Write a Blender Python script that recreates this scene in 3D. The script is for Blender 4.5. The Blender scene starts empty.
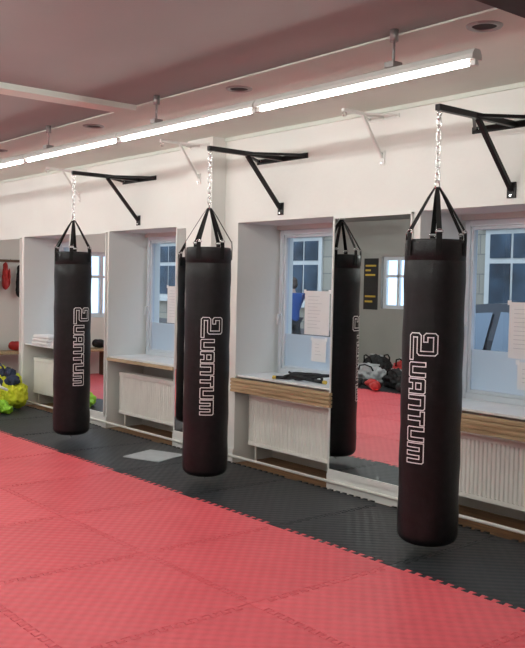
import bpy, bmesh, math, random
from mathutils import Vector, Matrix
from mathutils.geometry import tessellate_polygon
random.seed(7)
S=bpy.context.scene
COL=S.collection
S.view_settings.view_transform='Standard'
# ------------------------------------------------------------------ materials
def mat(name,color,rough=0.5,metal=0.0,var=0.0,vscale=6.0,bump=0.0,bscale=60.0,spec=0.5,emit=None,estr=0.0,coat=0.0):
    m=bpy.data.materials.new(name); m.use_nodes=True
    nt=m.node_tree; N=nt.nodes; L=nt.links
    b=N['Principled BSDF']
    b.inputs['Base Color'].default_value=(*color,1)
    b.inputs['Roughness'].default_value=rough
    b.inputs['Metallic'].default_value=metal
    b.inputs['Specular IOR Level'].default_value=spec
    if coat: b.inputs['Coat Weight'].default_value=coat
    if emit:
        b.inputs['Emission Color'].default_value=(*emit,1); b.inputs['Emission Strength'].default_value=estr
    tc=N.new('ShaderNodeTexCoord')
    if var>0:
        n=N.new('ShaderNodeTexNoise'); n.inputs['Scale'].default_value=vscale; n.inputs['Detail'].default_value=5
        L.new(tc.outputs['Object'],n.inputs['Vector'])
        r=N.new('ShaderNodeValToRGB')
        r.color_ramp.elements[0].position=0.3; r.color_ramp.elements[1].position=0.7
        r.color_ramp.elements[0].color=(*[max(0,c*(1-var)) for c in color],1)
        r.color_ramp.elements[1].color=(*[min(1,c*(1+var)) for c in color],1)
        L.new(n.outputs['Fac'],r.inputs['Fac']); L.new(r.outputs['Color'],b.inputs['Base Color'])
    if bump>0:
        n=N.new('ShaderNodeTexNoise'); n.inputs['Scale'].default_value=bscale; n.inputs['Detail'].default_value=4
        L.new(tc.outputs['Object'],n.inputs['Vector'])
        bp=N.new('ShaderNodeBump'); bp.inputs['Strength'].default_value=bump; bp.inputs['Distance'].default_value=0.01
        L.new(n.outputs['Fac'],bp.inputs['Height']); L.new(bp.outputs['Normal'],b.inputs['Normal'])
    return m
def matte_mat(name,c1,c2,rough,spec=.5):
    """EVA foam with fine raised diamond texture."""
    m=mat(name,c1,rough,spec=spec); nt=m.node_tree; N=nt.nodes; L=nt.links; b=N['Principled BSDF']
    tc=N.new('ShaderNodeTexCoord'); sep=N.new('ShaderNodeSeparateXYZ'); L.new(tc.outputs['Object'],sep.inputs[0])
    def math_(op,a,bv):
        n=N.new('ShaderNodeMath'); n.operation=op
        for i,x in enumerate((a,bv)):
            if x is None: continue
            if isinstance(x,(int,float)): n.inputs[i].default_value=x
            else: L.new(x,n.inputs[i])
        return n.outputs[0]
    X=sep.outputs['X'];Y=sep.outputs['Y']
    k=2*math.pi/0.080
    s1=math_('SINE',math_('MULTIPLY',X,k),None)
    s2=math_('SINE',math_('MULTIPLY',Y,k),None)
    p=math_('MULTIPLY',s1,s2)
    p=math_('MULTIPLY',math_('ADD',p,1.0),0.5)
    nz=N.new('ShaderNodeTexNoise'); nz.inputs['Scale'].default_value=3.0; nz.inputs['Detail'].default_value=9
    nz.inputs['Roughness'].default_value=0.72
    geo=N.new('ShaderNodeNewGeometry'); L.new(geo.outputs['Position'],nz.inputs['Vector'])
    oi=N.new('ShaderNodeObjectInfo')
    mix=N.new('ShaderNodeMix'); mix.data_type='RGBA'
    mix.inputs[6].default_value=(*c1,1); mix.inputs[7].default_value=(*c2,1)
    f=math_('ADD',math_('MULTIPLY',p,0.24),math_('MULTIPLY',nz.outputs['Fac'],0.8))
    f=math_('ADD',f,math_('MULTIPLY',math_('SUBTRACT',oi.outputs['Random'],.6),.28))
    L.new(f,mix.inputs[0]); L.new(mix.outputs[2],b.inputs['Base Color'])
    bp=N.new('ShaderNodeBump'); bp.inputs['Strength'].default_value=0.6; bp.inputs['Distance'].default_value=0.005
    L.new(p,bp.inputs['Height']); L.new(bp.outputs['Normal'],b.inputs['Normal'])
    return m
def brickmat(name,c1,c2,mortar,bw,bh):
    m=mat(name,c1,0.9,spec=.1); nt=m.node_tree; N=nt.nodes; L=nt.links; b=N['Principled BSDF']
    tc=N.new('ShaderNodeTexCoord'); sp=N.new('ShaderNodeSeparateXYZ'); cb=N.new('ShaderNodeCombineXYZ')
    L.new(tc.outputs['Object'],sp.inputs[0]); L.new(sp.outputs['X'],cb.inputs['X']); L.new(sp.outputs['Z'],cb.inputs['Y'])
    br=N.new('ShaderNodeTexBrick'); L.new(cb.outputs[0],br.inputs['Vector'])
    br.inputs['Scale'].default_value=1; br.inputs['Brick Width'].default_value=bw; br.inputs['Row Height'].default_value=bh
    br.inputs['Mortar Size'].default_value=.012
    br.inputs['Color1'].default_value=(*c1,1); br.inputs['Color2'].default_value=(*c2,1); br.inputs['Mortar'].default_value=(*mortar,1)
    L.new(br.outputs['Color'],b.inputs['Base Color']); return m
M={}
M['wall']=mat('wall_paint',(0.79,0.80,0.765),0.75,var=0.03,vscale=1.5,bump=0.15,bscale=25)
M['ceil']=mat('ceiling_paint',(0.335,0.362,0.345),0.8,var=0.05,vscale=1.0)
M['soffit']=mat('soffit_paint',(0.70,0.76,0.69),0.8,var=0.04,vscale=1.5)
M['dark']=mat('dark_paint',(0.05,0.045,0.045),0.8,var=0.2)
M['darkwall']=mat('back_wall_paint',(0.36,0.36,0.34),0.8,var=0.08,vscale=1.2)
M['red']=matte_mat('red_foam',(0.62,0.062,0.085),(0.93,0.165,0.195),0.45,.4)
M['blk']=matte_mat('black_foam',(0.009,0.011,0.013),(0.038,0.044,0.050),0.5,.35)
M['leather']=mat('black_leather',(0.008,0.007,0.008),0.42,bump=0.2,bscale=140,var=0.3,vscale=20,spec=0.28)
M['webbing']=mat('black_webbing',(0.007,0.007,0.007),0.7,bump=0.3,bscale=300,spec=0.2)
M['print']=mat('white_print',(0.95,0.95,0.95),0.5)
M['chrome']=mat('chrome',(0.75,0.75,0.75),0.25,metal=1.0)
M['blackmetal']=mat('black_powder_coat',(0.010,0.010,0.011),0.4,bump=0.1,bscale=200,spec=.3)
M['whitemetal']=mat('white_enamel',(0.78,0.78,0.75),0.35,var=0.03)
M['housing']=mat('light_housing_enamel',(0.66,0.66,0.62),0.4,var=0.03)
M['rad']=mat('radiator_enamel',(0.88,0.87,0.81),0.35,var=0.03)
M['frame']=mat('window_frame_white',(0.66,0.71,0.76),0.4,var=0.04)
M['sill']=mat('sill_white',(0.84,0.85,0.85),0.35,var=0.04)
M['paper']=mat('paper',(0.80,0.79,0.79),0.8,var=0.03)
M['ink']=mat('ink',(0.5,0.5,0.53),0.8)
M['tubeglow']=mat('fluorescent_tube',(1,1,1),0.4,emit=(0.985,1.0,0.935),estr=58.0)
M['fillglow']=mat('fill_tube_glow',(1,1,1),0.4,emit=(0.975,1.0,0.965),estr=128.0)  # stronger glow for the added out-of-view fill rows only
M['rim']=mat('downlight_rim',(0.35,0.34,0.33),0.4,metal=0.6)
M['grey']=mat('grey_board',(0.42,0.45,0.47),0.6,var=0.08,vscale=10)
M['neon']=mat('neon_yellow_fabric',(0.66,0.70,0.03),0.7,bump=0.5,bscale=30)
M['green']=mat('lime_plastic',(0.30,0.64,0.03),0.45,bump=0.5,bscale=25)
M['navy']=mat('navy_fabric',(0.02,0.03,0.07),0.7,bump=0.4)
M['fabric']=mat('black_fabric',(0.012,0.012,0.014),0.75,bump=0.5,bscale=40)
M['redvinyl']=mat('red_vinyl',(0.50,0.03,0.03),0.45,bump=0.1)
M['towel']=mat('white_towel',(0.85,0.84,0.83),0.95,bump=0.6,bscale=150)
M['carpaint']=mat('dark_car_paint',(0.018,0.020,0.026),0.30,spec=0.4)
M['carglass']=mat('car_glass',(0.16,0.20,0.24),0.3,spec=0.5)
M['tyre']=mat('tyre_rubber',(0.012,0.012,0.012),0.8)
M['asphalt']=mat('asphalt',(0.12,0.125,0.135),0.9,var=0.15,vscale=4)
M['facade']=brickmat('facade_stone_blocks',(0.36,0.31,0.23),(0.30,0.26,0.20),(0.19,0.17,0.14),.9,.38)
M['facade2']=mat('facade_stone',(0.13,0.12,0.11),0.9,var=0.15,vscale=2,spec=0.1)
M['facadetrim']=mat('facade_trim',(0.55,0.52,0.46),0.8,var=0.05,spec=.1)
M['pane']=mat('dark_window_pane',(0.035,0.055,0.075),0.5,spec=0.15,var=0.7,vscale=2)
M['skin']=mat('skin',(0.55,0.35,0.27),0.6)
M['hair']=mat('brown_hair',(0.05,0.03,0.02),0.7)
M['bluejacket']=mat('blue_jacket',(0.02,0.07,0.25),0.7)
M['poster']=mat('poster_black',(0.02,0.02,0.02),0.5)
M['gold']=mat('poster_gold',(0.65,0.45,0.06),0.5)
M['brown']=mat('brown_wood',(0.14,0.08,0.045),0.5,var=0.2)
def woodmat(name,a,b_,sx,sy,sz):
    m=mat(name,a,0.55); nt=m.node_tree;N=nt.nodes;L=nt.links;b=N['Principled BSDF']
    tc=N.new('ShaderNodeTexCoord'); mp=N.new('ShaderNodeMapping'); mp.inputs['Scale'].default_value=(sx,sy,sz)
    L.new(tc.outputs['Object'],mp.inputs['Vector'])
    n=N.new('ShaderNodeTexNoise'); n.inputs['Scale'].default_value=1.0; n.inputs['Detail'].default_value=6
    L.new(mp.outputs[0],n.inputs['Vector']); r=N.new('ShaderNodeValToRGB')
    r.color_ramp.elements[0].position=0.35; r.color_ramp.elements[1].position=0.65
    r.color_ramp.elements[0].color=(*a,1); r.color_ramp.elements[1].color=(*b_,1)
    L.new(n.outputs['Fac'],r.inputs[0]); L.new(r.outputs[0],b.inputs['Base Color'])
    return m
M['wood']=woodmat('pine_wood',(0.36,0.25,0.13),(0.57,0.43,0.25),3,40,60)
M['paleWood']=woodmat('pale_wood',(0.46,0.34,0.20),(0.62,0.49,0.32),3,40,60)
M['floorwood']=woodmat('parquet_wood',(0.15,0.075,0.035),(0.30,0.165,0.08),4,30,30)
m=bpy.data.materials.new('mirror_glass'); m.use_nodes=True; b=m.node_tree.nodes['Principled BSDF']
b.inputs['Base Color'].default_value=(0.80,0.84,0.83,1); b.inputs['Metallic'].default_value=1; b.inputs['Roughness'].default_value=0.0
M['mirror']=m
m=bpy.data.materials.new('clear_glass'); m.use_nodes=True; N=m.node_tree.nodes; L=m.node_tree.links
N.remove(N['Principled BSDF']); o=N['Material Output']
t=N.new('ShaderNodeBsdfTransparent'); t.inputs[0].default_value=(0.84,0.92,1.0,1)
g=N.new('ShaderNodeBsdfGlossy'); g.inputs['Roughness'].default_value=0.0
mx=N.new('ShaderNodeMixShader'); mx.inputs[0].default_value=0.08
L.new(t.outputs[0],mx.inputs[1]); L.new(g.outputs[0],mx.inputs[2]); L.new(mx.outputs[0],o.inputs[0])
M['glass']=m
m=bpy.data.materials.new('frosted_film'); m.use_nodes=True; N=m.node_tree.nodes; L=m.node_tree.links
N.remove(N['Principled BSDF']); o=N['Material Output']
t=N.new('ShaderNodeBsdfTranslucent'); t.inputs[0].default_value=(0.84,0.87,0.90,1)
g=N.new('ShaderNodeBsdfDiffuse'); g.inputs[0].default_value=(0.55,0.61,0.65,1)
mx=N.new('ShaderNodeMixShader'); mx.inputs[0].default_value=0.45
L.new(t.outputs[0],mx.inputs[1]); L.new(g.outputs[0],mx.inputs[2]); L.new(mx.outputs[0],o.inputs[0])
M['film']=m
# ------------------------------------------------------------------ mesh builder
class MB:
    def __init__(s): s.v=[];s.f=[];s.m=[];s.s=[]
    def add(s,vs,fs,mi=0,sm=False):
        o=len(s.v); s.v+= [tuple(v) for v in vs]
        for f in fs: s.f.append(tuple(i+o for i in f)); s.m.append(mi); s.s.append(sm)
        return s
    def box(s,x0,x1,y0,y1,z0,z1,mi=0):
        x0,x1=min(x0,x1),max(x0,x1); y0,y1=min(y0,y1),max(y0,y1); z0,z1=min(z0,z1),max(z0,z1)
        vs=[(x0,y0,z0),(x1,y0,z0),(x1,y1,z0),(x0,y1,z0),(x0,y0,z1),(x1,y0,z1),(x1,y1,z1),(x0,y1,z1)]
        return s.add(vs,[(0,3,2,1),(4,5,6,7),(0,1,5,4),(1,2,6,5),(2,3,7,6),(3,0,4,7)],mi)
    def beam(s,p0,p1,w,h,mi=0):
        p0=Vector(p0);p1=Vector(p1);d=(p1-p0).normalized()
        up=Vector((0,0,1)) if abs(d.z)<0.95 else Vector((1,0,0))
        r=d.cross(up).normalized(); u=r.cross(d)
        vs=[]
        for p in (p0,p1):
            for a,b_ in ((-1,-1),(1,-1),(1,1),(-1,1)): vs.append(p+r*a*w/2+u*b_*h/2)
        return s.add(vs,[(0,1,2,3),(7,6,5,4),(0,4,5,1),(1,5,6,2),(2,6,7,3),(3,7,4,0)],mi)
    def tube(s,pts,r,n=10,mi=0,closed=False,caps=True,r2=None):
        pts=[Vector(p) for p in pts]; k=len(pts); vs=[]; prev=None
        for i,p in enumerate(pts):
            if closed: d=pts[(i+1)%k]-pts[i-1]
            else: d=pts[min(i+1,k-1)]-pts[max(i-1,0)]
            d.normalize()
            if prev is None:
                a=Vector((0,0,1)) if abs(d.z)<0.9 else Vector((1,0,0)); u=d.cross(a).normalized()
            else:
                u=prev-d*prev.dot(d)
                u.normalize()
            prev=u; w=d.cross(u)
            rr=r if r2 is None else r+(r2-r)*i/(k-1)
            for j in range(n):
                a=2*math.pi*j/n; vs.append(p+(u*math.cos(a)+w*math.sin(a))*rr)
        fs=[]
        for i in range(k if closed else k-1):
            for j in range(n):
                a=i*n+j;b_=i*n+(j+1)%n;c=((i+1)%k)*n+(j+1)%n;d_=((i+1)%k)*n+j
                fs.append((a,b_,c,d_))
        s.add(vs,fs,mi,True)
        if caps and not closed:
            o=len(s.v)-len(vs)
            s.f.append(tuple(o+j for j in reversed(range(n)))); s.m.append(mi); s.s.append(False)
            s.f.append(tuple(len(s.v)-n+j for j in range(n))); s.m.append(mi); s.s.append(False)
        return s
    def lathe(s,prof,n=40,mi=0,c=(0,0)):
        vs=[];fs=[]
        for r,z in prof:
            for j in range(n):
                a=2*math.pi*j/n; vs.append((c[0]+r*math.cos(a),c[1]+r*math.sin(a),z))
        for i in range(len(prof)-1):
            for j in range(n):
                fs.append((i*n+j,i*n+(j+1)%n,(i+1)*n+(j+1)%n,(i+1)*n+j))
        return s.add(vs,fs,mi,True)
    def ell(s,c,r,n=18,m_=12,mi=0,jit=0.0,pw=1.0):
        """ellipsoid; pw<1 makes it boxy"""
        vs=[];fs=[]
        def q(x): return math.copysign(abs(x)**pw,x)
        for i in range(m_+1):
            th=math.pi*i/m_
            for j in range(n):
                ph=2*math.pi*j/n
                v=Vector((r[0]*q(math.sin(th))*q(math.cos(ph)),r[1]*q(math.sin(th))*q(math.sin(ph)),-r[2]*q(math.cos(th))))
                if jit: v*=1+jit*math.sin(3*ph+5*th)*math.cos(2*th+ph*2)
                vs.append(v+Vector(c))
        for i in range(m_):
            for j in range(n):
                fs.append((i*n+j,i*n+(j+1)%n,(i+1)*n+(j+1)%n,(i+1)*n+j))
        return s.add(vs,fs,mi,True)
    def obj(s,name,mats,parent=None,loc=(0,0,0),bevel=0,remesh=0,wrinkle=0):
        me=bpy.data.meshes.new(name); me.from_pydata(s.v,[],s.f)
        for mm in (mats if isinstance(mats,(list,tuple)) else [mats]): me.materials.append(M[mm])
        for i,p in enumerate(me.polygons): p.material_index=s.m[i]; p.use_smooth=s.s[i]
        me.update()
        ob=bpy.data.objects.new(name,me); COL.objects.link(ob); ob.location=loc
        if parent: ob.parent=parent
        if bevel:
            b=ob.modifiers.new('bevel','BEVEL'); b.width=bevel; b.segments=2; b.limit_method='ANGLE'
        if remesh:
            r=ob.modifiers.new('remesh','REMESH'); r.mode='VOXEL'; r.voxel_size=remesh; r.use_smooth_shade=True
            sm=ob.modifiers.new('smooth','SMOOTH'); sm.iterations=4
        if wrinkle:
            for sc,st in ((.12,wrinkle),(.045,wrinkle*.5)):
                tx=bpy.data.textures.new('folds','CLOUDS'); tx.noise_scale=sc
                d=ob.modifiers.new('folds','DISPLACE'); d.texture=tx; d.strength=st; d.mid_level=.5
        return ob
def empty(name,loc=(0,0,0),rotz=0,label=None,cat=None,group=None):
    e=bpy.data.objects.new(name,None); COL.objects.link(e); e.location=loc; e.rotation_euler=(0,0,rotz); e.empty_display_size=0.1
    tag(e,label,cat,group); return e
def tag(o,label=None,cat=None,group=None,kind=None):
    if label:o['label']=label
    if cat:o['category']=cat
    if group:o['group']=group
    if kind:o['kind']=kind
    return o
def dup(root,loc,rotz=None,label=None):
    def cp(o,par):
        n=o.copy(); COL.objects.link(n)
        if par: n.parent=par; n.matrix_parent_inverse=o.matrix_parent_inverse.copy()
        for c in o.children: cp(c,n)
        return n
    r=cp(root,None); r.location=loc
    if rotz is not None: r.rotation_euler=(0,0,rotz)
    if label: r['label']=label
    return r
def struct(o,label,cat='wall'):
    return tag(o,label,cat,kind='structure')
# ------------------------------------------------------------------ dimensions
CH=1.55
W=4.75; YB=5.2
ZC=CH+1.29; ZC2=CH+1.30
ZT=2.09
XL=-13.2; XR=3.2; YK=-3.2
rec=[(10.4,9.2),(8.30,7.02),(6.07,4.88),(4.02,2.75)]
mb=MB(); mb.box(XL-.1,XR+.1,YK-.1,5.4,-0.12,-0.02)
struct(mb.obj('floor','floorwood'),'brown wooden floor beneath the foam mats','floor')
mb=MB()
mb.box(XL,XR,W,5.4,ZT,ZC+.1)
edges=[13.2]+[e for r in rec for e in r]+[-3.2]
for i in range(0,len(edges),2):
    mb.box(-edges[i],-edges[i+1],W,5.4,-0.02,ZT)
for a,b_ in rec:
    mb.box(-a,-b_,YB,5.4,-0.02,0.76)
    mb.box(-a,-b_,YB,5.4,2.05,ZT)
struct(mb.obj('wall_north','wall'),'white painted wall with deep window recesses','wall')
PD=.15
mb=MB(); mb.box(-6.645,-6.26,W-PD,W,0.0,ZC)
struct(mb.obj('trim_10','wall'),'projecting white pilaster rising up the wall to the ceiling','pilaster')
mb=MB()
mb.box(XL-.2,XL,YK,1.4,-.02,ZC+.1); mb.box(XL-.2,XL,2.6,5.4,-.02,ZC+.1)
mb.box(XL-.2,XL,1.4,2.6,-.02,.95); mb.box(XL-.2,XL,1.4,2.6,2.05,ZC+.1)
struct(mb.obj('wall_west','wall'),'white painted end wall of the gym','wall')
WX0,WX1=-11.66,-10.9
mb=MB()
mb.box(XL-.2,WX0,YK-.2,YK,-.02,ZC+.1); mb.box(WX1,XR+.2,YK-.2,YK,-.02,ZC+.1)
mb.box(WX0,WX1,YK-.2,YK,-.02,1.15); mb.box(WX0,WX1,YK-.2,YK,2.15,ZC+.1)
struct(mb.obj('wall_south','darkwall'),'grey painted wall opposite the windows','wall')
mb=MB(); mb.box(XR,XR+.2,YK-.2,5.4,-.02,ZC+.1)
struct(mb.obj('wall_east','wall'),'white painted end wall','wall')
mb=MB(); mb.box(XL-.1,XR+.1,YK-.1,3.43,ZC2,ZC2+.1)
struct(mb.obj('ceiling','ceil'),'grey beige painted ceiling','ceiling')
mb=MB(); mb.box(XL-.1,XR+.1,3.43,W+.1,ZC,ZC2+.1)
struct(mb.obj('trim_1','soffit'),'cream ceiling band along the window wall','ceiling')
mb=MB(); mb.box(-5.80,-5.62,YK,3.43,ZC-.03,ZC2)
struct(mb.obj('trim_2','soffit'),'slim light ceiling beam','ceiling')
mb=MB(); mb.box(-2.42,-1.9,YK,W,ZC-.03,ZC2)
struct(mb.obj('trim_3','dark'),'dark painted ceiling beam','ceiling')
mb=MB(); mb.box(XL,XR,W-.02,W,ZC-.03,ZC)
struct(mb.obj('trim_4','soffit'),'thin cornice strip where wall meets ceiling','ceiling')
# ------------------------------------------------------------------ windows
def window_y(name,x0,x1,y,z0,z1,film=True):
    e=bpy.data.objects.new(name,None); COL.objects.link(e); e.location=((x0+x1)/2,y,z0)
    struct(e,'white framed window with frosted film on its lower third' if film else 'white framed window with crossing glazing bars','window')
    w=(x1-x0)/2; h=z1-z0
    mb=MB(); f=.045
    mb.box(-w,-w+f,-.03,.04,0,h); mb.box(w-f,w,-.03,.04,0,h); mb.box(-w+f,w-f,-.03,.04,0,f); mb.box(-w+f,w-f,-.03,.04,h-f,h)
    g=.025
    a=w-f
    mb.box(-a,-a+g,-.015,.03,f,h-f); mb.box(a-g,a,-.015,.03,f,h-f); mb.box(-a+g,a-g,-.015,.03,f,f+g); mb.box(-a+g,a-g,-.015,.03,h-f-g,h-f)
    if not film:
        mb.box(-.03,.03,-.02,.04,f,h-f); mb.box(-a,a,-.02,.04,h*.6,h*.6+.05)
    mb.obj('window_frame','frame',e,bevel=.004)
    a-=g; z=f+g
    mb=MB(); mb.add([(-a,.01,z),(a,.01,z),(a,.01,h-z),(-a,.01,h-z)],[(0,1,2,3)]); mb.obj('glass_pane','glass',e)
    if film:
        mb=MB(); mb.add([(-a,.004,z),(a,.004,z),(a,.004,.36),(-a,.004,.36)],[(0,1,2,3)]); mb.obj('frosted_film','film',e)
    mb=MB(); mb.tube([(-w+.03,-.03,.53),(-w+.03,-.06,.53),(-w+.03,-.065,.50),(-w+.03,-.065,.44)],.008,8); mb.obj('window_handle','sill',e)
    return e
for i,(a,b_) in enumerate(rec):
    window_y('window_%d'%(i+1),-a+.03,-b_-.03,YB+.04,.76,2.05)
window_y('window_5',WX0,WX1,YK-.1,1.15,2.15,False)
e=window_y('window_6',-.6,.6,0,.95,2.05,False); e.rotation_euler=(0,0,math.pi/2); e.location=(XL-.1,2.0,.95)
for i,(a,b_) in enumerate(rec):
    mb=MB(); mb.box(-a,-b_,W+.02,YB+.01,.742,.762)
    struct(mb.obj('trim_%d'%(5+i),'sill',bevel=.004),'glossy white window sill board','window sill')
    cx=-(a+b_)/2; w=(a-b_)/2+(.03 if i>=2 else -.01)
    if i>=2:
        e=empty('wooden_rail',(cx,W-.02,.615),label='light golden pine rail with fine horizontal ribs under the sill',cat='wooden rail',group='pine rails under the windows')
        mb=MB()
        mb.box(-w,w,-.002,.018,0,.118)
        for k in range(4): mb.box(-w,w,-.013,-.002,.031*k,.031*k+.022)
        mb.obj('ribbed_board','wood',e,bevel=.002)
        for sx in (-1,0,1):
            mb=MB(); mb.box(sx*w*.9-.02,sx*w*.9+.02,.018,.03,0,.118); mb.obj('batten','wood',e)
    elif i==1:
        e=empty('wooden_rail',(cx,W-.01,.712),label='thin light wooden rail along the window sill edge',cat='wooden rail',group='pine rails under the windows')
        mb=MB(); mb.box(-w,w,-.008,.03,0,.03); mb.obj('slat','paleWood',e,bevel=.003)
    rw=(a-b_)/2-.05
    e=empty('radiator',(cx,4.92,.14),label='cream white panel radiator with vertical ribs under the window',cat='radiator',group='radiators under the windows')
    mb=MB(); n=int(rw*2/.034); pr=[]
    for k in range(n+1):
        x=-rw+2*rw*k/n
        pr+= [(x-.011,-.05),(x-.004,-.041),(x+.004,-.041),(x+.011,-.05)]
    vs=[(max(-rw,min(rw,x)),y,z) for z in (.03,.40) for x,y in pr]; q=len(pr)
    mb.add(vs,[(k,k+1,q+k+1,q+k) for k in range(q-1)])
    mb.box(-rw,rw,-.039,.05,0,.43); mb.box(-rw,rw,-.052,-.039,0,.03); mb.box(-rw,rw,-.052,-.039,.40,.43)
    mb.obj('radiator_panel','rad',e)
    mb=MB(); mb.box(-rw,rw,-.055,.055,.43,.445)
    mb.obj('top_grille','rad',e,bevel=.003)
    for sx in (-1,1):
        mb=MB(); mb.tube([(sx*(rw-.05),0,.01),(sx*(rw-.05),0,-.16)],.011,8)
        mb.obj('radiator_pipe','rad',e)
    mb=MB(); mb.tube([(rw-.05,0,-.03),(rw-.05,-.06,-.03)],.018,12); mb.obj('radiator_valve','sill',e)
mb=MB(); mb.tube([(XL,W-.03,.05),(-6.645,W-.03,.05)],.012,8); mb.tube([(-6.26,W-.03,.05),(XR,W-.03,.05)],.012,8)
struct(mb.obj('trim_9','rad'),'cream heating pipe running along the foot of the wall','pipe')
mb=MB()
for a,b_ in zip(edges[0::2],edges[1::2]): mb.box(-a,-b_,W-.012,W,-.02,.10)
struct(mb.obj('baseboard_north','whitemetal'),'white baseboard on the piers','baseboard')
# ------------------------------------------------------------------ mirrors
mirrors=[(12.2,10.47),(9.14,8.33),(7.0,6.66),(4.865,4.08)]
for a,b_ in mirrors:
    w=(a-b_)/2
    e=empty('wall_mirror',(-(a+b_)/2,W,.13),label='narrow tall mirror strip beside the pilaster' if w<.2 else 'tall wall mirror with thin white edging on the pier',cat='mirror',group='mirrors between the windows')
    mb=MB(); mb.box(-w+.012,w-.012,-.016,-.002,.012,1.94); mb.obj('mirror_glass','mirror',e)
    mb=MB(); mb.box(-w,-w+.012,-.022,-.002,0,1.952); mb.box(w-.012,w,-.022,-.002,0,1.952); mb.box(-w,w,-.022,-.002,-.03,.012); mb.box(-w,w,-.022,-.002,1.94,1.952)
    mb.obj('mirror_frame','whitemetal',e)
# ------------------------------------------------------------------ papers
def paper(x0,x1,z0,z1,label):
    w=(x1-x0)/2; h=(z1-z0)
    e=empty('paper_notice',((x0+x1)/2,YB+.02,z0),label=label,cat='paper',group='paper notices taped to the windows')
    mb=MB(); mb.box(-w,w,0,.0015,0,h)
    z=h-.05
    while z>.05:
        l=random.uniform(.5,.9); mb.box(-w+.04,-w+.04+(2*w-.08)*l,-.0008,.0005,z,z+.003,1); z-=.03
    mb.obj('paper_sheet',['paper','ink'],e)
    for sx in (-1,1):
        mb=MB(); mb.box(sx*w-.015,sx*w+.015,-.001,.0012,h-.02,h+.012); mb.obj('tape','sill',e)
paper(-5.70,-5.39,1.13,1.51,'white printed paper sheet taped to the window glass')
paper(-5.60,-5.42,.90,1.10,'small white paper sheet taped to the frosted glass')
paper(-7.87,-7.58,1.13,1.52,'white printed paper sheet taped to the window glass')
paper(-3.60,-3.28,1.08,1.47,'white printed paper sheet taped to the window glass')
paper(-3.52,-3.34,.87,1.06,'small white paper sheet taped to the frosted glass')
# ------------------------------------------------------------------ floor mats
N_=14; d_=.019; e_=.005
teeth=[]
for k in range(1,N_-1):
    t=k/N_; p=1/N_
    teeth+=[(t+.25*p+e_,-d_),(t+.25*p-e_,d_),(t+.75*p+e_,d_),(t+.75*p-e_,-d_)]
out=[(-d_,-d_)]+[(t,o) for t,o in teeth]+[(1-d_,-d_)]+[(1+o,t) for t,o in teeth]+[(1-d_,1-d_)]+[(t,1+o) for t,o in reversed(teeth)]+[(-d_,1-d_)]+[(o,t) for t,o in reversed(teeth)]
def inset(P,g):
    n=len(P); R_=[]
    for i in range(n):
        a=Vector(P[i-1]);b_=Vector(P[i]);c=Vector(P[(i+1)%n])
        d0=(b_-a).normalized(); d1=(c-b_).normalized()
        n0=Vector((-d0.y,d0.x)); n1=Vector((-d1.y,d1.x)); s_=n0+n1
        R_.append(tuple(b_+s_*(g/max(.3,s_.dot(n0)))))
    return R_
out=[(x-.5,y-.5) for x,y in inset(out,.0024)]
n=len(out)
tris=tessellate_polygon([[Vector((x,y,0)) for x,y in out]])
vs=[(x,y,0) for x,y in out]+[(x,y,-.0195) for x,y in out]
fs=[]
for t3 in tris:
    a,b_,c=[Vector(vs[i]) for i in t3]
    fs.append(tuple(t3) if (b_-a).cross(c-a).z>0 else tuple(reversed(t3)))
fs+=[(n+i,n+(i+1)%n,(i+1)%n,i) for i in range(n)]
me_r=bpy.data.meshes.new('puzzle_mat_red'); me_r.from_pydata(vs,[],fs); me_r.update()
me_b=me_r.copy(); me_r.materials.append(M['red']); me_b.materials.append(M['blk'])
def mat_tile(x,y,red):
    o=bpy.data.objects.new('foam_floor_mat',me_r if red else me_b); COL.objects.link(o); o.location=(x,y,0)
    tag(o,'red interlocking foam puzzle mat with toothed edges' if red else 'black interlocking foam puzzle mat along the window wall','floor mat','red foam puzzle mats' if red else 'black foam puzzle mats')
for k in range(13):
    x=-(12.75-k)
    for r in range(4): mat_tile(x,3.19-r,True)
    mat_tile(x,4.19,False); mat_tile(x,-.81,False)
mb=MB(); mb.box(-.2,.2,-.2,.2,0,.008)
o=mb.obj('floor_board','grey',None,(-6.62,4.28,.0005),bevel=.002); o.rotation_euler=(0,0,.35); tag(o,'light grey square sheet lying on the black mats','floor board')
# ------------------------------------------------------------------ wall brackets
def bracket(arm,brY,dz,barw,mt,t,label,group):
    e=empty('bag_bracket',(0,0,0),label=label,cat='wall bracket',group=group)
    mb=MB(); mb.beam((0,-.006,0),(0,-arm,0),t,t); mb.obj('arm',mt,e,bevel=.003)
    mb=MB(); mb.beam((0,-arm+brY,-t*.4),(0,-.01,-dz),t*.8,t*.8); mb.obj('brace',mt,e,bevel=.002)
    mb=MB(); mb.box(-barw/2,barw/2,-.012,0,-t*.7,t*.5)
    mb.obj('wall_bar',mt,e,bevel=.002)
    for sx in (-1,1):
        mb=MB(); mb.beam((0,-arm*.55,0),(sx*barw*.46,-.012,0),t*.55,t*.55); mb.obj('side_strut',mt,e)
    mb=MB(); mb.box(-t*.9,t*.9,-.012,0,-dz-.05,-dz+.05); mb.obj('wall_plate',mt,e,bevel=.002)
    for x,z in ((0,-dz+.035),(0,-dz-.035),(-barw*.42,0),(barw*.42,0)):
        mb=MB(); mb.tube([(x,-.012,z),(x,-.022,z)],.009,6); mb.obj('bolt','chrome',e)
    mb=MB(); pts=[(0,-arm+.02+.018*math.cos(a),-t*.5-.016+.018*math.sin(a)) for a in [2*math.pi*i/12 for i in range(12)]]
    mb.tube(pts,.004,6,closed=True); mb.obj('eye_ring','chrome',e)
    return e
BX=[-3.285,-5.50,-7.705]; BY=4.02; ZA=CH+1.04
br=bracket(W-BY+.02,.38,.41,.63,'blackmetal',.036,'black steel wall bracket holding a punching bag','black punching bag brackets')
br.location=(BX[0],W,ZA)
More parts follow.
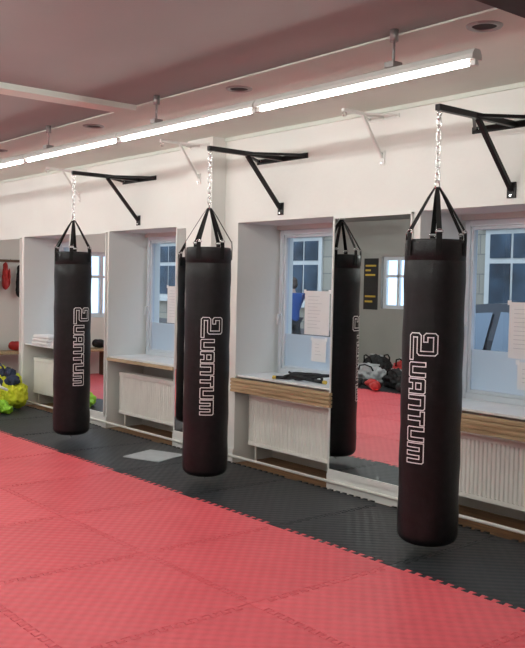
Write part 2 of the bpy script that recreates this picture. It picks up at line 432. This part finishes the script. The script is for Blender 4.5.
for x in BX[1:]: dup(br,(x,W,ZA))
wb=bracket(.42,.20,.29,.30,'whitemetal',.024,'unused white steel wall bracket near the ceiling','white wall brackets')
wb.location=(-4.387,W,CH+1.225); dup(wb,(-6.45,W-PD,CH+1.225)); dup(wb,(-8.95,W,CH+1.225))
# ------------------------------------------------------------------ punching bag
R=.175; Z0=.072; Z1=CH+.278
def make_bag():
    e=empty('punching_bag',(0,0,0),label='black leather punching bag with white outlined lettering on a chain',cat='punching bag',group='hanging punching bags')
    prof=[(0,Z0)]
    for k in range(1,10):
        q=math.pi/2*k/9; prof.append((R-.075+.075*math.sin(q),Z0+.06-.06*math.cos(q)))
    for k in range(1,15): 
        z=Z0+.06+(Z1-.13-Z0-.06)*k/15; prof.append((R+.0025*math.sin(k*1.9),z))
    prof+=[(R,Z1-.12),(R-.0015,Z1-.118),(R-.0015,Z1-.117),(R,Z1-.115),(R-.001,Z1-.02),(R-.006,Z1),(R-.02,Z1+.004),(0,Z1-.0)]
    mb=MB(); mb.lathe(prof,56)
    mb.obj('bag_body','leather',e)
    mb=MB(); mb.tube([(.018*math.cos(a),0,Z0-.014+.018*math.sin(a)) for a in [2*math.pi*i/14 for i in range(14)]],.003,6,closed=True)
    mb.obj('bottom_ring','chrome',e)
    ap=CH+.585; zr=Z1+.04
    def band(pts,a):
        ca,sa=math.cos(a),math.sin(a); vs=[]
        for r,z,hw in pts:
            for s_ in (-1,1):
                for dr in (0,.004): vs.append(((r+dr)*ca-sa*s_*hw,(r+dr)*sa+ca*s_*hw,z))
        fs=[]
        for i in range(len(pts)-1):
            o=i*4; fs+=[(o,o+4,o+6,o+2),(o+1,o+3,o+7,o+5),(o,o+1,o+5,o+4),(o+2,o+6,o+7,o+3)]
        k=4*(len(pts)-1); fs+=[(0,2,3,1),(k,k+1,k+3,k+2)]
        m_=MB(); m_.add(vs,fs); return m_
    for k in range(6):
        a=math.pi/6+2*math.pi*k/6
        band([(.012,ap,.008),(.05,ap-.055,.012),(R-.002,zr+.01,.015)],a).obj('strap','webbing',e)
        band([(R+.002,zr,.017),(R+.004,Z1,.017),(R+.002,Z1-.09,.017)],a).obj('side_loop','webbing',e)
        mb=MB(); c=Vector((R*math.cos(a)*1.02,R*math.sin(a)*1.02,zr+.004)); t=Vector((-math.sin(a),math.cos(a),0))
        mb.tube([c+t*.022*math.cos(q)+Vector((0,0,.012*math.sin(q))) for q in [2*math.pi*i/12 for i in range(12)]],.003,6,closed=True)
        mb.obj('strap_ring','chrome',e)
    mb=MB(); mb.tube([(.03*math.cos(q),0,ap+.012+.03*math.sin(q)) for q in [2*math.pi*i/16 for i in range(16)]],.005,8,closed=True); mb.obj('top_ring','chrome',e)
    mb=MB(); z=ap+.045; k=0; top=ZA-.03
    while z<top-.02:
        pts=[]
        for i in range(14):
            q=2*math.pi*i/14; x=.0135*math.cos(q); zz=.0135*math.sin(q)+(.013 if math.sin(q)>0 else -.013)
            pts.append((x,0,z+.012+zz) if k%2 else (0,x,z+.012+zz))
        mb.tube(pts,.0042,6,closed=True); z+=.039; k+=1
    mb.obj('chain','chrome',e)
    return e
def thick_path(c,hw):
    c=[Vector(p) for p in c]; Lf=[];Rt=[]
    for i,p in enumerate(c):
        d0=(c[i]-c[i-1]).normalized() if i>0 else (c[1]-c[0]).normalized()
        d1=(c[i+1]-c[i]).normalized() if i<len(c)-1 else d0
        n0=Vector((-d0.y,d0.x)); n1=Vector((-d1.y,d1.x))
        b_=(n0+n1); b_=b_/b_.dot(n0)
        Lf.append(p+b_*hw); Rt.append(p-b_*hw)
    return [tuple(x) for x in Lf+list(reversed(Rt))]
def make_text(parent):
    s=.024; Hh=.102; c_=.008; polys=[]
    def U(w): return [[(0,Hh),(s,Hh),(s,s),(w-s,s),(w-s,Hh),(w,Hh),(w,c_),(w-c_,0),(c_,0),(0,c_)]]
    def A(w): return [[(0,0),(0,Hh-c_),(c_,Hh),(w-c_,Hh),(w,Hh-c_),(w,0),(w-s,0),(w-s,.026),(s,.026),(s,0)],[(s,.026+s*.85),(s,Hh-s),(w-s,Hh-s),(w-s,.026+s*.85)]]
    def Nn(w): return [[(0,0),(0,Hh),(w-c_,Hh),(w,Hh-c_),(w,0),(w-s,0),(w-s,Hh-s),(s,Hh-s),(s,0)]]
    def T(w): return [[(0,Hh),(w,Hh),(w,Hh-s),(w/2+s/2,Hh-s),(w/2+s/2,0),(w/2-s/2,0),(w/2-s/2,Hh-s),(0,Hh-s)]]
    def Mm(w): c=w/2; return [[(0,0),(0,Hh),(w-c_,Hh),(w,Hh-c_),(w,0),(w-s,0),(w-s,Hh-s),(c+s/2,Hh-s),(c+s/2,0),(c-s/2,0),(c-s/2,Hh-s),(s,Hh-s),(s,0)]]
    # open, figure-two-like Q: squared loop left open, foot running out towards the U
    polys.append(thick_path([(.050,.098),(.018,.098),(.012,.104),(.012,.146),(.018,.152),(.108,.152),(.114,.146),(.114,.066),(.108,.060),(.018,.060),(.012,.054),(.012,.018),(.018,.012),(.152,.012)],.0116))
    x=.166
    for fn,w in ((U,.084),(A,.084),(Nn,.084),(T,.079),(U,.084),(Mm,.114)):
        for p in fn(w): polys.append([(x+a,b_) for a,b_ in p])
        x+=w+.009
    lw=.0058; mb=MB(); RR=R+.0038
    for P in polys:
        for i in range(len(P)):
            a=Vector(P[i]);b_=Vector(P[(i+1)%len(P)]); d=(b_-a)
            if d.length<1e-6: continue
            d.normalize(); nrm=Vector((-d.y,d.x)); a2=a-d*lw/2; b2=b_+d*lw/2
            seg=max(1,int((b2-a2).length/.012)); vs=[]
            for k in range(seg+1):
                p=a2+(b2-a2)*k/seg
                for sg in (-1,1):
                    q=p+nrm*sg*lw/2; ph=(q.y-.062)/R; vs.append((RR*math.cos(ph),RR*math.sin(ph),1.30-q.x))
            fs=[(2*k,2*k+1,2*k+3,2*k+2) for k in range(seg)]
            mb.add(vs,fs)
    return mb.obj('lettering','print',parent)
bag=make_bag()
txt=make_text(bag); txt['label']='white outlined capital letters reading down the bag'
bag.location=(BX[0],BY,0); bag.rotation_euler=(0,0,math.radians(-75))
dup(bag,(BX[1],BY,0),math.radians(-31)); dup(bag,(BX[2],BY,0),math.radians(-3))
# ------------------------------------------------------------------ fluorescent fixtures
FY=3.36; FZ=CH+1.045
def fixture(glow):  # builds the visible row and also the added fill rows
    L_=1.595
    e=empty('fluorescent_light',(0,0,0),label='white ceiling-hung fluorescent batten light with a lit tube',cat='ceiling light',group='row of fluorescent lights')
    h=L_/2-.003
    pr=[(-.036,.014),(-.036,.036),(-.020,.062),(.020,.062),(.036,.036),(.036,.014)]
    vs=[(sx*h,y,z) for sx in (-1,1) for y,z in pr]; q=6
    mb=MB(); mb.add(vs,[(k,(k+1)%q,q+(k+1)%q,q+k) for k in range(q)]+[tuple(reversed(range(q))),tuple(range(q,2*q))])
    mb.obj('light_housing','housing',e)
    mb=MB(); mb.tube([(-h+.035,0,0),(h-.035,0,0)],.009,14); mb.obj('fluorescent_tube',glow,e)
    for sx in (-1,1):
        mb=MB(); mb.box(sx*(h-.035),sx*h,-.015,.015,-.013,.014); mb.obj('tube_holder','whitemetal',e,bevel=.004)
    return e
def rod(x,y,zb):
    e=empty('light_hanger',(x,y,zb),label='grey metal hanger rod fixed to the ceiling above a light',cat='hanger rod',group='light hanger rods')
    h=ZC2-zb
    mb=MB(); mb.tube([(0,0,.0),(0,0,h-.02)],.007,8); mb.obj('rod','rim',e)
    mb=MB(); mb.tube([(0,0,h-.06),(0,0,h)],.022,14); mb.obj('ceiling_cup','rim',e)
    mb=MB(); mb.box(-.03,.03,-.035,.035,0,.03); mb.obj('clamp','rim',e,bevel=.003)
fx=fixture('tubeglow'); fx.location=(-2.53-.8,FY,FZ)
for k in range(1,6): dup(fx,(-2.53-.8-1.6*k,FY,FZ))
fill_fx=fixture('fillglow'); fill_fx.location=(-1.2,-.4,FZ+.05)  # unseen row behind the camera, added to light wall and recesses frontally
for k in range(1,6): dup(fill_fx,(-1.2-2.1*k,-.4,FZ+.05))
for k in range(6): dup(fill_fx,(-.6-2.1*k,1.15,FZ+.08))  # another unseen row above the frame, added as extra fill light
for x in (-3.05,-5.24,-6.9,-8.6,-10.2): rod(x,FY,FZ+.062)
for k in range(6):
    rod(-.8-2.1*k,-.4,FZ+.112); rod(-.2-2.1*k,1.15,FZ+.142)  # hangers for the two added fill rows
def downlight():
    e=empty('recessed_downlight',(0,0,0),label='small unlit round downlight set in the ceiling',cat='downlight',group='recessed downlights')
    mb=MB(); mb.lathe([(.06,.0),(.062,-.008),(.085,-.008),(.09,0)],32); mb.obj('downlight_rim','rim',e)
    mb=MB(); mb.lathe([(.0,-.002),(.062,-.002)],32); mb.obj('downlight_reflector','dark',e)
    return e
dl=downlight(); dl.location=(-2.68,3.60,ZC)
for x in (-4.62,-6.57,-8.5): dup(dl,(x,3.60,ZC))
# ------------------------------------------------------------------ things on sills
e=empty('jump_rope',(-5.35,4.93,.762),rotz=.2,label='tangled black jump rope with yellow-tipped handles on the sill',cat='jump rope')
mb=MB(); pts=[]
for i in range(110):
    t=i/109*math.pi*9; pts.append((.14*math.cos(t)*(1-.3*math.sin(t*.37))+.03*math.sin(t*1.7),.07*math.sin(t*1.13),.014+.045*abs(math.sin(t*.61))))
mb.tube(pts,.010,8); mb.obj('rope','fabric',e)
for sx in (-1,1):
    mb=MB(); mb.tube([(sx*.13,-.05,.02),(sx*.24,-.09,.02)],.015,10); mb.tube([(sx*.24,-.09,.02),(sx*.27,-.10,.02)],.0155,10,mi=1); mb.obj('handle',['fabric','gold'],e)
def towel(x,y,z,w,d,h,label,rot=0):
    e=empty('folded_towel',(x,y,z),rotz=rot,label=label,cat='towel',group='folded towels on the sills')
    n=3; t=h/n
    for k in range(n):
        mb=MB(); zz=t*k
        mb.box(-w/2,w/2,-d/2+.01*k,d/2-.01*k,zz,zz+t*.97)
        mb.obj('towel_fold','towel',e,bevel=t*.42)
towel(-10.02,4.90,.762,.42,.26,.12,'folded white towel on the window sill')
towel(-9.55,4.90,.762,.32,.24,.07,'low folded white towel on the window sill',.1)
# ------------------------------------------------------------------ bags at far end
def lump(name,parts,mt,parent,vox=.012,wr=.03,pw=1.0):
    mb=MB()
    for c,r in parts: mb.ell(c,r,jit=.06 if pw==1 else 0,pw=pw)
    return mb.obj(name,mt,parent,remesh=vox,wrinkle=wr)
e=empty('sports_bag',(-10.16,4.47,0),rotz=.1,label='crumpled neon yellow sports bag with navy straps by the wall',cat='sports bag')
e.scale=(1.05,1,1.22)
lump('bag_body',[((-.05,0,.20),(.27,.13,.17)),((.10,.0,.15),(.22,.13,.13)),((-.16,.0,.32),(.14,.10,.09)),((.06,0,.29),(.13,.09,.06))],'neon',e,.008,.09,.85)
lump('top_flap',[((.0,-.04,.35),(.16,.08,.05)),((.14,-.05,.28),(.12,.08,.05)),((-.05,-.10,.25),(.10,.06,.05))],'navy',e,.008,.08,.85)
mb=MB(); mb.tube([(-.20,-.13,.30),(-.12,-.15,.33),(-.04,-.16,.27),(.06,-.16,.22),(.2,-.15,.20)],.014,8); mb.obj('shoulder_strap','towel',e)
mb=MB(); mb.tube([(-.16,-.10,.36),(-.12,-.12,.42),(-.04,-.12,.44),(.04,-.12,.41),(.07,-.10,.35)],.012,8); mb.obj('carry_handle','navy',e)
e=empty('plastic_bag',(-9.92,4.16,0),rotz=.15,label='flat crumpled neon green bag lying on the black mat',cat='bag')
lump('bag_body',[((0,0,.06),(.35,.13,.06)),((-.16,.02,.10),(.20,.10,.07)),((.14,-.02,.08),(.16,.10,.06))],'green',e,.008,.08,.85)
mb=MB(); mb.tube([(.1,-.05,.12),(.14,-.07,.17),(.2,-.07,.16),(.24,-.05,.09)],.01,8); mb.obj('carry_handle','green',e)
def duffel(x,y,z,rot,mt,L_=.55,r=.15,lab=''):
    e=empty('duffel_bag',(x,y,z),rotz=rot,label=lab,cat='duffel bag',group='gym bags along the far edge of the mats')
    mb=MB(); mb.ell((0,0,r),(L_/2,r,r)); mb.ell((L_*.28,0,r*.9),(L_*.2,r*.92,r*.82)); mb.ell((-L_*.28,0,r*.85),(L_*.2,r*.92,r*.75))
    mb.obj('bag_body',mt,e,remesh=.015,wrinkle=.10)
    for sy in (-1,1):
        mb=MB(); mb.tube([(-.13,sy*r*.8,r*1.4),(-.10,sy*r*.9,r*1.9),(0,sy*r,r*2.0),(.10,sy*r*.9,r*1.8),(.13,sy*r*.8,r*1.4)],.012,8)
        mb.obj('carry_handle','webbing',e)
    mb=MB(); mb.box(-L_/2+.12,L_/2-.12,-.008,.008,2*r-.016,2*r+.008); mb.obj('zip_strip','grey',e)
def glove(x,y,z,rot,mt):
    e=empty('boxing_glove',(x,y,z),rotz=rot,label='red vinyl boxing glove with black cuff' if mt=='redvinyl' else 'black vinyl boxing glove with cuff',cat='boxing glove',group='boxing gloves in the gear pile')
    mb=MB(); mb.ell((0,0,.075),(.10,.075,.075)); mb.ell((.06,0,.08),(.07,.07,.07)); mb.ell((-.01,.075,.08),(.07,.03,.035)); mb.ell((-.08,0,.07),(.07,.055,.055))
    mb.obj('glove_body',mt,e,remesh=.008)
    mb=MB(); mb.tube([(-.12,0,.07),(-.20,0,.07)],.052,16,r2=.058); mb.obj('glove_cuff','fabric',e)
duffel(-9.0,-.75,0,.2,'fabric',.6,.15,'black duffel gym bag on the mats')
duffel(-9.75,-.9,0,-.3,'grey',.6,.16,'grey duffel gym bag on the mats')
duffel(-9.35,-1.4,0,.1,'redvinyl',.65,.21,'red duffel gym bag on the mats')
duffel(-10.5,-.7,0,.5,'redvinyl',.5,.15,'red duffel gym bag on the mats')
duffel(-8.35,-.8,0,-.1,'redvinyl',.45,.13,'red duffel gym bag on the mats')
duffel(-10.15,-1.5,0,.3,'fabric',.65,.21,'black duffel gym bag on the mats')
duffel(-8.6,-1.4,0,-.2,'fabric',.6,.20,'black duffel gym bag on the mats')
for x,y,r,mt in ((-9.3,-.48,.3,'redvinyl'),(-9.75,-.46,2.2,'redvinyl'),(-8.6,-.42,2.8,'fabric'),(-9.0,-.25,1.0,'redvinyl'),(-10.1,-.35,.4,'redvinyl'),(-9.5,-.15,2.0,'fabric'),(-9.95,-.02,1.1,'redvinyl')):
    glove(x,y,0,r,mt)
e=empty('wooden_bench',(XL+.25,3.2,0),label='long low wooden bench against the end wall',cat='bench')
mb=MB(); mb.box(-.18,.18,-1.3,1.3,.41,.45); mb.obj('seat','wood',e,bevel=.005)
for y in (-1.1,0,1.1):
    mb=MB(); mb.box(-.15,.15,y-.03,y+.03,-.02,.41); mb.obj('leg','brown',e,bevel=.003)
for x,y,r,mt in ((XL+.25,4.1,.3,'redvinyl'),(XL+.22,3.65,1.8,'redvinyl'),(XL+.24,3.1,1.2,'fabric'),(XL+.24,2.6,.2,'redvinyl'),(XL+.24,2.2,2.0,'fabric')): glove(x,y,.45,r,mt)
e=empty('coat_rack',(XL,3.4,1.85),label='wooden coat rack with metal hooks on the end wall',cat='coat rack')
mb=MB(); mb.box(0,.02,-1.1,1.1,-.02,.02); mb.obj('rack_board','brown',e)
for k in range(7):
    y=-.9+.3*k; mb=MB(); mb.tube([(.02,y,0),(.07,y,0),(.08,y,.03)],.006,6); mb.obj('hook','chrome',e)
def jacket(x,y,z,rot,mt,sc=1.0):
    e=empty('hanging_jacket',(x,y,z),rotz=rot,label=('black' if mt=='fabric' else 'navy' if mt=='navy' else 'red')+' jacket hanging on the wall',cat='jacket')
    e.scale=(1,sc,sc*1.1)
    lump('jacket_body',[((0,0,.4),(.05,.11,.40)),((0,0,.15),(.06,.13,.2)),((0,0,.70),(.045,.09,.12))],mt,e,.015,.04)
    for sy in (-1,1): lump('sleeve',[((.03,sy*.11,.35),(.035,.035,.28))],mt,e,.012,.02)
jacket(XL+.10,3.55,1.3,0,'fabric',.55); jacket(XL+.10,4.02,1.25,0,'navy',.65); jacket(XL+.10,3.1,1.3,0,'fabric',.6); jacket(XL+.10,3.79,1.42,0,'redvinyl',.45)
jacket(-12.5,YK+.10,1.05,math.pi/2,'fabric')
e=empty('wall_poster',(-11.93,YK,1.12),label='tall black and gold poster on the grey wall',cat='poster')
mb=MB(); mb.box(-.19,.19,0,.005,0,1.0)
for z,l in ((.14,.10),(.24,.14),(.66,.13),(.75,.07),(.84,.14)): mb.box(-.15,-.15+2*l,.005,.007,z,z+.035,1)
mb.obj('poster_sheet',['poster','gold'],e)
# ------------------------------------------------------------------ exterior
mb=MB(); mb.box(-45,25,5.4,40,-.3,-.05)
struct(mb.obj('ground','asphalt'),'grey asphalt street outside the windows','street')
e=empty('building',(0,14,-.05),label='pale stone town building across the street',cat='building')
mb=MB(); mb.box(-34,20,0,6,0,12)
mb.box(-34,20,-.15,0,0,.6,1); mb.box(-34,20,-.18,0,3.0,3.16,2); mb.box(-34,20,-.10,0,3.16,3.3,1)
mb.obj('facade',['facade','facade2','facadetrim'],e)
k=0; x=-33
while x<18:
    if k%3==1:
        mb=MB(); mb.box(x,x+1.2,-.06,.02,.1,2.7,1); mb.box(x+.12,x+1.08,-.10,-.06,.2,2.1,0); mb.box(x+.12,x+1.08,-.08,-.05,2.2,2.6,2)
        mb.box(x+.22,x+.52,-.12,-.10,.4,1.1,3); mb.box(x+.68,x+.98,-.12,-.10,.4,1.1,3); mb.box(x+.22,x+.98,-.12,-.10,1.25,1.95,2)
        mb.obj('doorway',['brown','facadetrim','pane','facade2'],e)
    else:
        mb=MB(); mb.box(x,x+1.2,-.05,.02,1.2,2.75,1)
        for xa in (x+.12,x+.63): mb.box(xa,xa+.45,-.07,-.04,1.3,2.1,0); mb.box(xa,xa+.45,-.07,-.04,2.2,2.65,0)
        mb.box(x-.12,x+1.32,-.16,0,1.10,1.2,1); mb.box(x-.12,x+1.32,-.14,0,2.75,2.86,1)
        mb.obj('facade_window',['pane','facadetrim'],e)
    mb=MB(); mb.box(x,x+1.2,-.06,.02,4.6,6.4,1); mb.box(x+.1,x+.56,-.08,-.05,4.7,6.3,0); mb.box(x+.64,x+1.1,-.08,-.05,4.7,6.3,0)
    mb.obj('facade_window',['pane','facadetrim'],e)
    x+=1.9; k+=1
def car(x,y,mt,label):
    e=empty('car',(x,y,-.05),label=label,cat='car',group='parked cars')
    prof=[(-2.1,.35),(-2.15,.6),(-2.05,.88),(-1.75,.95),(-1.45,1.22),(-1.15,1.39),(-.4,1.46),(.2,1.44),(.5,1.36),(1.05,.98),(1.9,.82),(2.12,.6),(2.1,.35)]
    nrm=[.82,.84,.84,.82,.72,.64,.60,.60,.63,.78,.76,.80,.80]
    n=len(prof); mb=MB()
    vs=[(px,s_*w,pz) for s_ in (-1,1) for (px,pz),w in zip(prof,nrm)]
    mb.add(vs,[(k,n+k,n+k+1,k+1) for k in range(n-1)],0,True)
    mb.box(-2.08,2.08,-.83,.83,.28,.84)
    for s_ in (-1,1):
        mb.add([(-1.8,s_*.83,.84),(1.3,s_*.83,.84),(.5,s_*.63,1.36),(.2,s_*.60,1.44),(-.4,s_*.60,1.46),(-1.15,s_*.64,1.39),(-1.45,s_*.72,1.22)],[(0,1,2,3,4,5,6)])
        mb.add([(1.3,s_*.83,.84),(1.9,s_*.79,.82),(1.05,s_*.78,.98)],[(0,1,2)]); mb.add([(-2.05,s_*.83,.84),(-1.8,s_*.83,.84),(-1.75,s_*.82,.95)],[(0,1,2)])
    mb.obj('car_body',mt,e)
    for s_ in (-1,1):
        yb=s_*.83
        mb=MB(); mb.add([(-1.4,yb,.95),(-.38,yb,.95),(-.38,s_*.665,1.36),(-1.12,s_*.685,1.31)],[(0,1,2,3)]); mb.obj('side_window','carglass',e)
        mb=MB(); mb.add([(-.28,yb,.95),(.95,yb,.95),(.36,s_*.68,1.34),(-.28,s_*.66,1.37)],[(0,1,2,3)]); mb.obj('side_window','carglass',e)
    mb=MB(); mb.add([(.56,-.60,1.335),(.56,.60,1.335),(1.02,.72,1.01),(1.02,-.72,1.01)],[(0,1,2,3)]); mb.obj('windscreen','carglass',e)
    mb=MB(); mb.add([(-1.48,-.62,1.215),(-1.48,.62,1.215),(-1.75,.74,.98),(-1.75,-.74,.98)],[(0,1,2,3)]); mb.obj('rear_window','carglass',e)
    for wx in (-1.3,1.35):
        for s_ in (-1,1):
            mb=MB(); mb.tube([(wx,s_*.66,.31),(wx,s_*.86,.31)],.31,24); mb.tube([(wx,s_*.86,.31),(wx,s_*.87,.31)],.19,16,mi=1); mb.obj('wheel',['tyre','rim'],e)
    for s_ in (-1,1):
        mb=MB(); mb.box(-2.16,-2.1,s_*.5,s_*.78,.66,.82); mb.obj('tail_light','redvinyl',e)
    return e
car(-5.3,8.6,'carpaint','dark parked car on the street outside')
def person(loc,rotz):
    e=empty('person',loc,rotz=rotz,label='person in blue jacket and dark trousers walking outside',cat='person')
    def skin(name,verts,edgs,rad,mt,root=0,sub=2):
        me=bpy.data.meshes.new(name); me.from_pydata(verts,edgs,[]); me.materials.append(M[mt])
        o=bpy.data.objects.new(name,me); COL.objects.link(o); o.parent=e
        sk=o.modifiers.new('skin','SKIN'); sk.use_smooth_shade=True
        lay=me.skin_vertices[0] if len(me.skin_vertices) else None
        if lay is None:
            bm=bmesh.new(); bm.from_mesh(me); bm.verts.layers.skin.verify(); bm.to_mesh(me); bm.free(); lay=me.skin_vertices[0]
        for i,r in enumerate(rad): lay.data[i].radius=(r,r) if not isinstance(r,tuple) else r
        lay.data[root].use_root=True
        s_=o.modifiers.new('sub','SUBSURF'); s_.levels=sub; s_.render_levels=sub
        return o
    V=[(0,0,.95),(0,0,1.15),(0,0,1.38),(0,0,1.48),(.01,0,1.56),(.02,0,1.66),
       (0,.09,.90),(.14,.10,.50),(.10,.10,.08),(.22,.10,.03),
       (0,-.09,.90),(-.08,-.10,.50),(-.30,-.10,.14),(-.20,-.10,.04),
       (0,.19,1.40),(-.08,.23,1.14),(.06,.22,.92),(.10,.21,.84),
       (0,-.19,1.40),(.10,-.23,1.14),(.24,-.21,.98),(.30,-.20,.92)]
    E=[(0,1),(1,2),(2,3),(3,4),(4,5),(0,6),(6,7),(7,8),(8,9),(0,10),(10,11),(11,12),(12,13),(2,14),(14,15),(15,16),(16,17),(2,18),(18,19),(19,20),(20,21)]
    Rr_=[.13,.12,.14,.06,.06,.09,.085,.06,.045,.04,.085,.06,.045,.04,.06,.045,.035,.03,.06,.045,.035,.03]
    skin('body',V,E,Rr_,'skin')
    V=[(0,0,.84),(0,0,1.0),(0,0,1.18),(0,0,1.38),(0,0,1.46),(0,.20,1.40),(-.08,.235,1.14),(.05,.222,.95),(0,-.20,1.40),(.10,-.235,1.14),(.22,-.212,1.0)]
    E=[(0,1),(1,2),(2,3),(3,4),(3,5),(5,6),(6,7),(3,8),(8,9),(9,10)]
    skin('jacket',V,E,[.165,.16,.155,.17,.09,.085,.066,.055,.085,.066,.055],'bluejacket')
    V=[(0,0,.95),(0,.09,.88),(.14,.10,.50),(.10,.10,.12),(0,-.09,.88),(-.08,-.10,.50),(-.28,-.10,.17)]
    skin('trousers',V,[(0,1),(1,2),(2,3),(0,4),(4,5),(5,6)],[.14,.105,.078,.062,.105,.078,.062],'fabric')
    mb=MB(); mb.ell((.0,0,1.69),(.105,.09,.095)); mb.ell((-.03,0,1.63),(.08,.088,.09)); mb.obj('hair','hair',e,remesh=.01)
    mb=MB(); mb.ell((.105,0,1.62),(.018,.014,.02)); mb.obj('nose','skin',e)
    for sy,x,z in ((1,.16,.03),(-1,-.24,.07)):
        mb=MB(); mb.ell((x,sy*.10,z+.02),(.14,.05,.05)); mb.obj('shoe','fabric',e)
person((-13.15,11.7,-.05),math.pi)
# ------------------------------------------------------------------ world
w=bpy.data.worlds.new('World'); S.world=w; w.use_nodes=True
bg=w.node_tree.nodes['Background']; bg.inputs[0].default_value=(0.66,0.81,1.0,1); bg.inputs[1].default_value=2.6
# ------------------------------------------------------------------ camera
f=880.0; th=math.atan(732/f); p=math.atan(38.7/f); rho=math.radians(1.2)
v=Vector((-math.cos(th),math.sin(th),0)); r0=Vector((v.y,-v.x,0)); zz=Vector((0,0,1))
F=(v*math.cos(p)-zz*math.sin(p)).normalized(); U0=r0.cross(F).normalized()
Rr=r0*math.cos(rho)+U0*math.sin(rho); Uu=-r0*math.sin(rho)+U0*math.cos(rho)
cam=bpy.data.cameras.new('camera'); co=bpy.data.objects.new('camera',cam); COL.objects.link(co)
Mx=Matrix((Rr,Uu,-F)).transposed().to_4x4(); Mx.translation=Vector((0,0,CH)); co.matrix_world=Mx
cam.sensor_fit='VERTICAL'; cam.sensor_height=36; cam.lens=f/648*36; cam.clip_start=.05
S.camera=co
